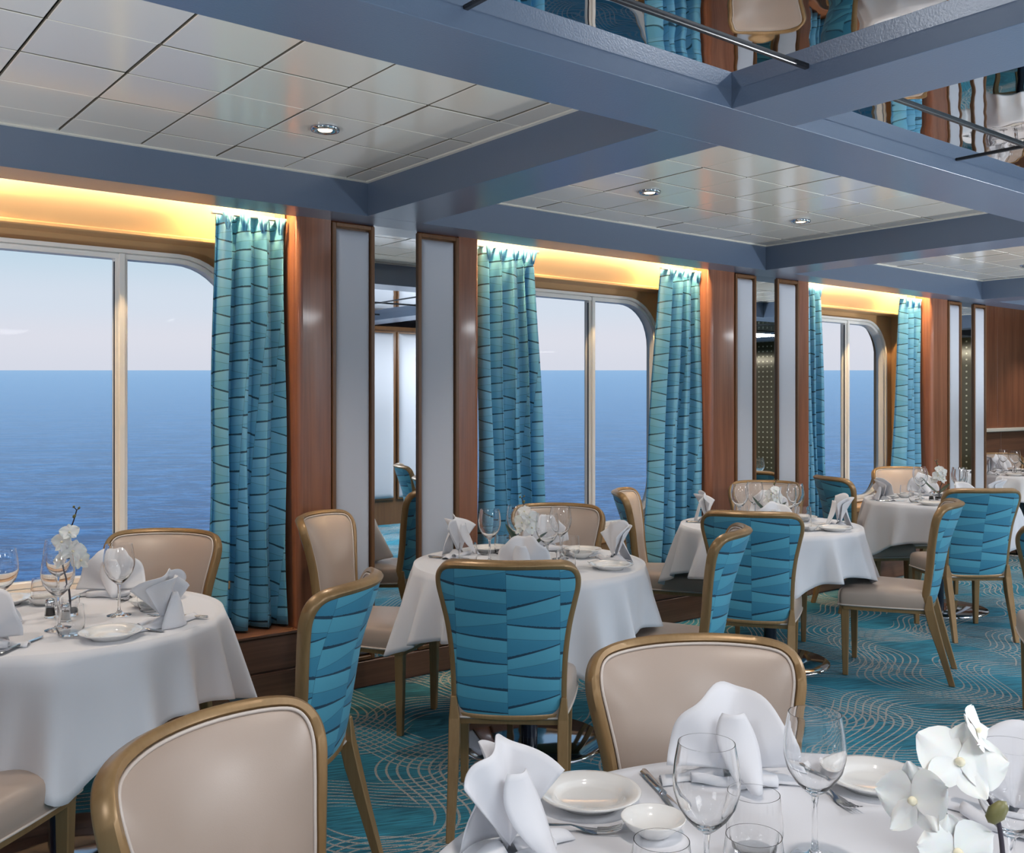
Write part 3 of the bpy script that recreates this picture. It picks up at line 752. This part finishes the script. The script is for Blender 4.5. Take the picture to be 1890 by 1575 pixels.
# ------------------------------------------------------------------ tables, cloths
ZT = .772
def table(lat, t, r, label, rot):
    x, y = L(lat, t); o = empty('round_table', (x, y, 0), rot); tag(o, label, 'table', 'round dining tables')
    auto(G().lathe([(0, .735), (r-.012, .735), (r-.006, .745), (r-.006, .762), (r-.010, .768), (0, .768)], 48).make('tabletop', M_dwood, o))
    auto(G().lathe([(.036, .02), (.036, .735)], 24).make('post', M_pole, o))
    auto(G().lathe([(0, .735), (.14, .735), (.14, .728), (.06, .70), (.036, .70)], 24).make('mounting_flange', M_pole, o))
    auto(G().lathe([(.036, .024), (.10, .022), (.315, .018), (.322, .014)], 64).make('base_plate', M_disc, o), 60)
    auto(G().lathe([(.318, .017), (.325, .015), (.328, .009), (.328, 0), (.31, 0)], 64).make('base_rim', M_chrome, o), 60)
    return o
def cloth(lat, t, r, label, rot, seed, side=.215, corner=.15):
    rn = random.Random(seed); x, y = L(lat, t); NU, NV = 240, 14
    ph = [rn.uniform(0, 2*PI) for _ in range(4)]; tw = [rn.uniform(-.16, .16) for _ in range(4)]
    kk = [rn.uniform(.8, 1.2) for _ in range(4)]
    V = []; f = []
    rings = [0.0, .3, .6, .85, .95, .985]
    for k in rings[1:]: V += [(r*k*cos(2*PI*i/NU), r*k*sin(2*PI*i/NU), ZT + .0012*sin(5*2*PI*i/NU+k*9)*k) for i in range(NU)]
    rid = []
    for q in range(4):
        b0 = PI/4+q*PI/2+tw[q]
        rid += [(b0+.10*rn.uniform(-1, 1), .100, .10), (b0+rn.uniform(.30, .42), .085*rn.uniform(.6, 1.2), .09), (b0-rn.uniform(.30, .42), .085*rn.uniform(.6, 1.2), .09), (b0+rn.uniform(.62, .9), .080*rn.uniform(.5, 1.2), .065), (b0-rn.uniform(.55, .66), .070*rn.uniform(.5, 1.2), .065)]
    def cor(th):
        s_ = 0; g_ = 0
        for q in range(4):
            d = (th - (PI/4+q*PI/2+tw[q]) + PI) % (2*PI) - PI
            s_ += kk[q]*math.exp(-(abs(d)/.34)**1.35)
        for b0, am, wd in rid:
            d = (th - b0 + PI) % (2*PI) - PI
            g_ += am*math.exp(-(abs(d)/wd)**1.7)
        return s_, g_
    for j in range(NV+1):
        s_ = j/NV
        for i in range(NU):
            th = 2*PI*i/NU; c_, g_ = cor(th)
            drop = side + corner*c_ + .010*sin(3*th+ph[0])
            rr = r + .008*min(1, s_*6) + (s_**.95)*(-.004 + .030*c_ + g_ + .006*sin(17*th+ph[1]))
            e = min(1, s_*5)
            V.append((rr*cos(th), rr*sin(th), ZT - .006*(e) - drop*s_ + (.006 if s_ == 0 else 0)))
    n = len(V)//NU
    for j in range(n-1):
        for i in range(NU): f.append((j*NU+i, j*NU+(i+1) % NU, (j+1)*NU+(i+1) % NU, (j+1)*NU+i))
    V.append((0, 0, ZT)); f += [(len(V)-1, (i+1) % NU, i) for i in range(NU)]
    f = [q[::-1] for q in f]
    o = ob('tablecloth', mesh('tablecloth', V, f, True), M_linen); o.location = (x, y, 0); o.rotation_euler = (0, 0, rot)
    thick(o, .0025, 1); return tag(o, label, 'tablecloth', 'white tablecloths')
TN = ['the foreground table', 'the leftmost window table', 'the table before the first mirrored pillar', 'the table before the second mirrored pillar', 'the fourth table along the windows', 'the farthest table at the right']
cdir = lambda a, b: math.atan2(a*RT[1]+b*FW[1], a*RT[0]+b*FW[0])-PI/4
ROT = [.3, cdir(.55, -.83), cdir(-.90, -.40), cdir(.98, -.25), cdir(-.95, -.25), .5]
for i, (la, t, r) in enumerate(TB):
    table(la, t, r, 'round pedestal table under %s cloth' % ['the foreground', 'the leftmost', 'the first pillar', 'the second pillar', 'the fourth', 'the farthest'][i], 0)
    cloth(la, t, r, 'white cloth draped over '+TN[i], ROT[i], 7+i)

# ------------------------------------------------------------------ tableware prototypes (meshes)
def prof_glass(outer, th):                            # outer profile bottom->rim gives a closed wall
    return outer
wine_o = [(0, 0), (.036, 0), (.0365, .0015), (.030, .004), (.012, .008), (.0055, .016), (.0042, .03), (.0042, .085), (.0058, .096), (.016, .104), (.030, .118), (.041, .136), (.0462, .156), (.0468, .172), (.0445, .195), (.0395, .222)]
wine_i = [(.0385, .222), (.0434, .195), (.0456, .172), (.0450, .157), (.0398, .138), (.0288, .121), (.015, .108), (.005, .1035), (0, .103)]
M_wine = G().lathe(wine_o+wine_i, 36).m('wine_glass', True); glassmesh(M_wine)
tum_o = [(0, 0), (.028, 0), (.034, .004), (.040, .018), (.043, .038), (.0425, .060), (.0385, .096)]
tum_i = [(.0374, .096), (.0413, .060), (.0416, .038), (.0385, .020), (.031, .010), (0, .009)]
M_tum = G().lathe(tum_o+tum_i, 36).m('tumbler', True); glassmesh(M_tum)
M_plate = G().lathe([(0, .004), (.050, .004), (.052, 0), (.055, 0), (.060, .006), (.088, .019), (.0905, .0215), (.0895, .0235), (.084, .0225), (.063, .0180), (.060, .0150), (.055, .0090), (.048, .0075), (0, .007)], 48).m('bread_plate', True); M_plate.materials.append(M_china)
M_dish = G().lathe([(0, .003), (.022, .003), (.024, 0), (.027, 0), (.034, .006), (.046, .016), (.052, .026), (.0525, .028), (.051, .028), (.044, .019), (.032, .010), (.018, .007), (0, .0065)], 36).m('butter_dish', True); M_dish.materials.append(M_china)
def strip_mesh(g, spine, th):                         # spine: (x, z, halfwidth)
    v = []; f = []
    for x, z, h_ in spine:
        v += [(x, -h_, z), (x, -h_*.5, z+th), (x, h_*.5, z+th), (x, h_, z), (x, h_*.5, z-th*.6), (x, -h_*.5, z-th*.6)]
    for j in range(len(spine)-1):
        for i in range(6): f.append((j*6+i, j*6+(i+1) % 6, j*6+6+(i+1) % 6, j*6+6+i))
    f += [tuple(range(6))[::-1], tuple((len(spine)-1)*6+i for i in range(6))]
    return g.add(v, f)
def fork_mesh():
    g = G()
    strip_mesh(g, [(-.095, .004, .006), (-.090, .004, .0095), (-.06, .005, .0085), (-.02, .009, .0045), (.015, .010, .0032), (.030, .007, .0055), (.040, .0045, .0105), (.055, .003, .0115), (.060, .0035, .0115)], .0018)
    for k in range(4):
        y = -.009 + k*.006; sp = [(.058, .0035), (.075, .0045), (.090, .009), (.098, .0125)]
        v = []; f = []
        for q, (x, z) in enumerate(sp):
            h_ = [.0022, .0020, .0016, .0008][q]
            v += [(x, y-h_, z), (x, y+h_, z), (x, y+h_, z+.0018), (x, y-h_, z+.0018)]
        for j in range(3):
            for i in range(4): f.append((j*4+i, j*4+(i+1) % 4, j*4+4+(i+1) % 4, j*4+4+i))
        f += [(3, 2, 1, 0), (12, 13, 14, 15)]; g.add(v, f)
    m = g.m('fork', False); m.materials.append(M_steel); m.polygons.foreach_set('use_smooth', [True]*len(m.polygons)); m.set_sharp_from_angle(angle=rad(50)); return m
def knife_mesh():
    g = G()
    strip_mesh(g, [(-.11, .006, .004), (-.106, .006, .0085), (-.08, .006, .0085), (-.03, .006, .0065), (-.008, .006, .006), (-.004, .006, .0075), (.0, .006, .0055)], .0042)
    strip_mesh(g, [(-.001, .005, .0055), (.01, .005, .0075), (.06, .005, .0088), (.085, .005, .0075), (.100, .005, .0035), (.105, .005, .0008)], .0010)
    m = g.m('table_knife', False); m.materials.append(M_steel); m.polygons.foreach_set('use_smooth', [True]*len(m.polygons)); m.set_sharp_from_angle(angle=rad(50)); return m
M_fork, M_knife = fork_mesh(), knife_mesh()
def napkin_mesh(seed, R=.155, wide=80, waves=2.0, depth=.020, ph=.6, tail=True):
    """a folded fan standing on the cloth: softly pleated half disc, prop fold behind, turned base"""
    g = G()
    def fan(u, v):
        a = rad(-wide + 2*wide*u); e = abs(2*u-1)
        wv_ = sin(2*PI*waves*u + ph)
        rr = R*(1 - .08*e**3 + .035*cos(2*PI*waves*u*2+ph*2)*(1-e*.6))*v
        y = wv_*depth*v**1.2*(1-.35*e) + .042*v*v*(1-1.4*e**1.5) + .010*sin(3*a+seed)*v
        return (rr*sin(a)*.84, y - .014, .012 + rr*cos(a) + .012*(1-v))
    g.grid(fan, 44, 12)
    def inner(u, v):                                  # second layer just behind the first
        a = rad(-wide*.8 + 1.6*wide*u); e = abs(2*u-1)
        rr = R*(.90 - .10*e**2)*v
        return (rr*sin(a)*.84 + .006, .016*v + sin(2*PI*waves*u+ph+.9)*depth*.8*v + .040*v*v*(1-e), .012 + rr*cos(a))
    g.grid(inner, 30, 8)
    def prop(u, v):
        w_ = .046*(1-v)**.7 + .004
        return ((u-.5)*2*w_ + .012*sin(3*v+seed), .052*(1-v) + .024*v + .016*cos(PI*(u-.5)), .003 + v*R*.62)
    g.grid(prop, 8, 8)
    def wing(sx):
        def fn(u, v):
            return (sx*(.010 + .118*u), -.034 + .075*v + .012*sin(PI*u)*(1-v) - .030*u*v, .003 + .026*sin(PI*v)*(1-u*.75) + .005*sin(6*u+seed)*sin(PI*v))
        return fn
    g.grid(wing(1), 9, 7); g.grid(wing(-1), 9, 7)
    if tail:
        def flap(u, v):                               # loose tail of the middle fold
            w_ = .006 + .030*sin(PI*min(1, .15+v*.8))
            return ((u-.5)*2*w_ + .030*v*v, -.030 - .055*v*v - .012*cos(PI*(u-.5)), .006 + (R*.80)*(1-v)**.9 + .004)
        g.grid(flap, 8, 12)
    def roll(u, v):
        a = 2*PI*v; x = (u-.5)*.16
        return (x, -.028 + .011*cos(a) - .014*cos(PI*(u-.5)), .011 + .010*sin(a) + .003*sin(9*u+seed))
    g.grid(roll, 12, 8)
    m = g.m('napkin', True); m.materials.append(M_linen); return m
NAP = [napkin_mesh(1), napkin_mesh(2, .150, 74, 2.0, .022, 1.4, False), napkin_mesh(5, .155, 84, 2.5, .016, .2)]
NAP_UP = [napkin_mesh(3, .172, 40, 1.25, .034, 2.1), napkin_mesh(8, .165, 46, 1.5, .030, .9, False)]
def put(name, me, lat, t, rz, label, cat, group, z=ZT+.0028, sc=1.0):
    o = ob(name, me); x, y = L(lat, t); o.location = (x, y, z); o.rotation_euler = (0, 0, rz)
    if sc != 1.0: o.scale = (sc, sc, sc)
    if name == 'napkin': thick(o, .0022)
    return tag(o, label, cat, group)
def dirang(d): return math.atan2(d[0]*RT[1]+d[1]*FW[1], d[0]*RT[0]+d[1]*FW[0])
# condiments
M_shk = G().lathe([(0, 0), (.017, 0), (.018, .003), (.016, .02), (.0135, .040), (.0135, .043), (.0120, .043), (.0125, .038), (.0145, .02), (.0155, .006), (0, .005)], 20).m('shaker_body', True); glassmesh(M_shk)
M_cap = G().lathe([(.0145, .040), (.015, .042), (.015, .052), (.012, .059), (.005, .062), (0, .0625)], 20).m('cap', True); M_cap.materials.append(M_chrome)
def fill_mesh(nm, mat):
    m = G().lathe([(0, .0055), (.0145, .0065), (.0140, .018), (.0125, .030), (0, .031)], 16).m(nm, True); m.materials.append(mat); return m
M_fs, M_fp = fill_mesh('salt', M_salt), fill_mesh('pepper', M_pepper)
def shaker(lat, t, kind, label):
    x, y = L(lat, t); o = empty('%s_shaker' % kind, (x, y, ZT+.003)); tag(o, label, 'shaker', 'salt and pepper shakers')
    ob('body', M_shk, None, o); ob('cap', M_cap, None, o); ob('filling', M_fs if kind == 'salt' else M_fp, None, o)
# orchids
def petal(length, width, cup, seed):
    g = G()
    def fn(u, v):
        w_ = width*(sin(PI*min(1, v*.93+.05))**.75)*(1 - .1*v)
        x = (u-.5)*2*w_*.5
        return (x, length*v, cup*(v*v)*length + .25*abs(x)*(1-v) - .35*x*x/width + .0025*sin(9*u+seed)*v)
    g.grid(fn, 6, 7); return g
def flower_mesh(seed, s_=1.0):
    g = G()
    for ang, ln, wd_, cup in ((90, .036, .030, .15), (18, .040, .050, .10), (162, .040, .050, .10), (-48, .035, .028, .2), (-132, .035, .028, .2)):
        p = petal(ln*s_, wd_*s_, cup, seed+ang); a = rad(ang-90)
        g.add([(x*cos(a)-y*sin(a), x*sin(a)+y*cos(a), z+.001*(ang % 5)) for x, y, z in p.v], p.f)
    m = g.m('flower', True); m.materials.append(M_petal); return m
FL = [flower_mesh(1), flower_mesh(4, 1.05), flower_mesh(9, .9)]
lipm = G().lathe([(0, 0), (.003, .002), (.0045, .006), (.003, .010), (0, .011)], 12).m('lip', True); lipm.materials.append(M_lip)
vase_m = G().lathe([(0, 0), (.026, 0), (.028, .003), (.028, .030), (.0275, .058), (.0262, .058), (.0265, .030), (.026, .010), (0, .008)], 28).m('vase', True); glassmesh(vase_m)
gel_m = G().lathe([(0, .0085), (.0255, .0105), (.026, .022), (0, .0225)], 20).m('pebbles', True); gel_m.materials.append(M_pepper)
def leaf_mesh(ln, wd_, bend):
    g = G()
    def fn(u, v):
        w_ = wd_*sin(PI*min(1, v*.9+.1))**.8; x = (u-.5)*w_
        return (x, ln*v*cos(bend*v), ln*v*sin(bend*v+.5) + abs(x)*.5)
    g.grid(fn, 6, 10); return g
def orchid(lat, t, path, flowers, buds, leaves, label, vase=True):
    """path, flowers ... in metres: (right, ahead, up) from the foot of the vase"""
    x, y = L(lat, t); o = empty('orchid_vase', (x, y, ZT+.003)); tag(o, label, 'orchid', 'orchid centrepieces')
    W = lambda p: Vector((p[0]*RT[0]+p[1]*FW[0], p[0]*RT[1]+p[1]*FW[1], p[2]))
    if vase: ob('vase', vase_m, None, o); ob('pebbles', gel_m, None, o)
    pts = catmull([W(p) for p in path], 7); n = len(pts)
    st_o = G().tube(pts, [.0036-.0018*i/n for i in range(n)], 7).make('stem', M_stem, o, True)
    for k, (p, nrm, roll, si) in enumerate(flowers):
        fo = ob('flower', FL[k % 3], None, o); z_ = W(nrm).normalized(); up = Vector((0, 0, 1))
        xa = up.cross(z_).normalized(); ya = z_.cross(xa); M3 = Matrix((xa, ya, z_)).transposed() @ Matrix.Rotation(roll, 3, 'Z')
        fo.matrix_world = Matrix.Translation(W(p)) @ M3.to_4x4() @ Matrix.Scale(si, 4)
        lp = ob('lip', lipm, None, fo)
        q = min(pts, key=lambda a: (a-W(p)).length)
        G().tube([q, (q+W(p))/2+Vector((0, 0, .006)), W(p)-z_*.002], .0016, 6).make('flower_stalk', M_stem, o, True)
    for p, si in buds:
        bo = G().lathe([(0, -.011), (.005, -.008), (.0075, 0), (.005, .009), (0, .013)], 12).make('bud', M_bud, o, True)
        bo.location = W(p); bo.scale = (si, si, si); bo.rotation_euler = (.5, .4, 0)
        q = min(pts, key=lambda a: (a-W(p)).length)
        G().tube([q, W(p)], .0014, 6).make('bud_stalk', M_stem, o, True)
    for p, ang, ln, wd_, bd in leaves:
        lo = leaf_mesh(ln, wd_, bd).make('leaf', M_leaf, o, True); lo.location = W(p); lo.rotation_euler = (0, 0, ang+HEAD-PI/2); thick(lo, .0012)
    return o
orch_path = [(0, 0, .012), (-.006, 0, .09), (-.030, .01, .17), (-.022, .0, .24), (.008, -.005, .30), (.022, -.005, .345)]
def std_orchid(lat, t, label, k):
    s_ = [1, .8, .72, .8][k]; mx_ = [1, -1, 1, -1][k]
    path = [(a*mx_, b, c*s_) for a, b, c in orch_path]
    fl = [((-.012*mx_, -.03, .245*s_), (-.2*mx_, -1, .1), .2, .95), ((.020*mx_, -.028, .215*s_), (.4*mx_, -.9, .1), -.3, 1.0), ((-.02*mx_, -.02, .185*s_), (-.5*mx_, -.8, .2), .5, 1.0), ((.010*mx_, -.03, .275*s_), (.3*mx_, -.8, .4), .1, .8), ((.03*mx_, .0, .18*s_), (.9*mx_, -.4, .1), 0, .9)]
    bu = [((.014*mx_, -.005, .325*s_), .7), ((.030*mx_, -.006, .352*s_), .5), ((.012*mx_, -.004, .356*s_), .45)]
    lv = [((-.004, 0, .045), .9, .13, .045, .5), ((.004, 0, .045), -1.2, .10, .042, .3)]
    if k == 0: lv = []
    orchid(lat, t, path, fl, bu, lv, label)
# ------------------------------------------------------------------ settings on the window tables
def setting(ti, cl_, ct_, r, d, seat, up, k):
    """one place: d = direction of the seat from the table centre (right, ahead)"""
    n = math.hypot(*d); d = (d[0]/n, d[1]/n); s_ = (d[1], -d[0])       # s_: the diner's left-hand side seen from above
    a = dirang((-d[0], -d[1])); at_ = lambda q, p: (cl_+d[0]*q+s_[0]*p, ct_+d[1]*q+s_[1]*p)
    T_ = ' at the %s place on %s' % (seat, TN[ti])
    nm = (NAP_UP if up else NAP)[k % (2 if up else 3)]
    put('napkin', nm, *at_(r*.76, 0), a+PI/2 + [.2, -.25, .1, .35][k % 4] + (PI if d[1] < -.5 else 0), 'white folded napkin'+T_, 'napkin', 'folded napkins')
    put('bread_plate', M_plate, *at_(r*.64, .185), 0, 'white bread plate'+T_, 'plate', 'bread plates')
    put('table_knife', M_knife, *at_(r*.70, -.105), a+.05, 'steel knife'+T_, 'knife', 'table knives')
    put('fork', M_fork, *at_(r*.68, .085), a-.04, 'steel fork'+T_, 'fork', 'forks')
    put('wine_glass', M_wine, *at_(r*.30, -.085), 0, 'stemmed wine glass'+T_, 'wine glass', 'wine glasses', sc=1.05)
    put('tumbler', M_tum, *at_(r*.42, -.165), 0, 'short water tumbler'+T_, 'tumbler', 'water tumblers', sc=.95)
    if k % 2 == 0: put('butter_dish', M_dish, *at_(r*.36, .20), 0, 'small white butter dish'+T_, 'dish', 'butter dishes')
SEATS = {1: [((.97, -.25), 'right-hand', True), ((.02, 1), 'window-side', False), ((-.15, -1), 'near', False), ((-1, .1), 'left-hand', False)],
         2: [((-.85, .52), 'left-hand', True), ((.99, .10), 'right-hand', True), ((.22, 1), 'window-side', False), ((-.08, -1), 'near', False)],
         3: [((-.85, .50), 'left-hand', True), ((.97, -.15), 'right-hand', True), ((.25, 1), 'window-side', False), ((-.2, -1), 'near', False)],
         4: [((-.97, .10), 'left-hand', False), ((.95, -.2), 'right-hand', True), ((.1, 1), 'window-side', False), ((.0, -1), 'near', False)],
         5: [((-.9, -.3), 'left-hand', True), ((-.05, 1), 'far', False), ((-.1, -1), 'near', False)]}
for ti, ss in SEATS.items():
    la, t, r = TB[ti]
    for k, (d, seat, up) in enumerate(ss): setting(ti, la, t, r, d, seat, up, k+ti)
    shaker(la+.035, t-.055, 'salt', 'salt shaker with steel cap in the middle of '+TN[ti])
    shaker(la-.045, t+.015, 'pepper', 'pepper shaker with steel cap in the middle of '+TN[ti])
std_orchid(TB[1][0]+.01, TB[1][1]+.04, 'white orchid on a tall curved stem on the leftmost window table', 0)
std_orchid(TB[2][0]-.01, TB[2][1]+.05, 'white orchid with dark leaves on the table before the first mirrored pillar', 1)
std_orchid(TB[3][0]+.02, TB[3][1]+.04, 'white orchid with a broad dark leaf on the table before the second mirrored pillar', 2)
std_orchid(TB[4][0]+.02, TB[4][1]+.04, 'white orchid on the fourth table along the windows', 3)
std_orchid(TB[5][0]+.10, TB[5][1]+.0, 'white orchid at the right edge on the farthest table', 1)

# ------------------------------------------------------------------ foreground table setting
f0 = ' on the foreground table'
put('bread_plate', M_plate, .134, 1.700, 0, 'white bread plate at the left'+f0, 'plate', 'bread plates')
put('bread_plate', M_plate, .655, 1.775, 0, 'white bread plate at the right behind the orchid'+f0, 'plate', 'bread plates')
put('butter_dish', M_dish, .228, 1.578, 0, 'small white butter dish next to the left bread plate'+f0, 'dish', 'butter dishes')
put('fork', M_fork, .080, 1.588, dirang((1, -.13)), 'fork with its tines pointing right by the left napkin'+f0, 'fork', 'forks')
put('table_knife', M_knife, .268, 1.725, dirang((.20, -1)), 'knife lying left of the upright fan napkin'+f0, 'knife', 'table knives')
put('fork', M_fork, .560, 1.745, dirang((.25, -1)), 'fork behind the middle wine glass'+f0, 'fork', 'forks')
put('napkin', NAP[0], .400, 1.800, dirang((1, .0)), 'large fan napkin before the beige chair'+f0, 'napkin', 'folded napkins', sc=1.0)
put('napkin', NAP_UP[0], -.012, 1.495, dirang((.75, .66)), 'tall folded napkin at the left edge'+f0, 'napkin', 'folded napkins', sc=.95)
put('napkin', NAP[1], .830, 1.60, dirang((.6, -.8)), 'fan napkin at the right edge behind a wine glass'+f0, 'napkin', 'folded napkins')
for la, t, nm in ((.271, 1.362, 'left'), (.462, 1.492, 'middle'), (.690, 1.350, 'right')):
    put('wine_glass', M_wine, la, t, 0, '%s one of the three large wine glasses%s' % (nm, f0), 'wine glass', 'wine glasses')
for la, t, nm in ((.372, 1.500, 'water tumbler between the left and middle wine glasses'), (.335, 1.355, 'water tumbler at the bottom edge, right of the left wine glass'), (.205, 1.340, 'water tumbler at the bottom edge, left of the left wine glass')):
    put('tumbler', M_tum, la, t, 0, nm+f0, 'tumbler', 'water tumblers')
orchid(.605, 1.215, [(0, 0, .01), (.006, .0, .10), (-.004, .0, .185), (-.035, .01, .222), (-.075, .01, .215), (-.092, .0, .175), (-.085, -.01, .15)],
       [((-.108, -.012, .205), (-.80, -.55, .25), .3, 1.28), ((-.048, .005, .245), (-.1, -.80, .55), -.3, 1.35), ((-.072, -.040, .155), (.0, -1, .30), .15, 1.35), ((-.020, .02, .280), (.7, -.5, .5), .6, .85)],
       [((-.018, -.03, .198), 1.45)], [((-.03, 0, .15), 1.2, .08, .030, .2), ((-.09, -.02, .11), -2.2, .07, .03, .2)], 'white orchid spray with a green bud at the bottom right on the foreground table')
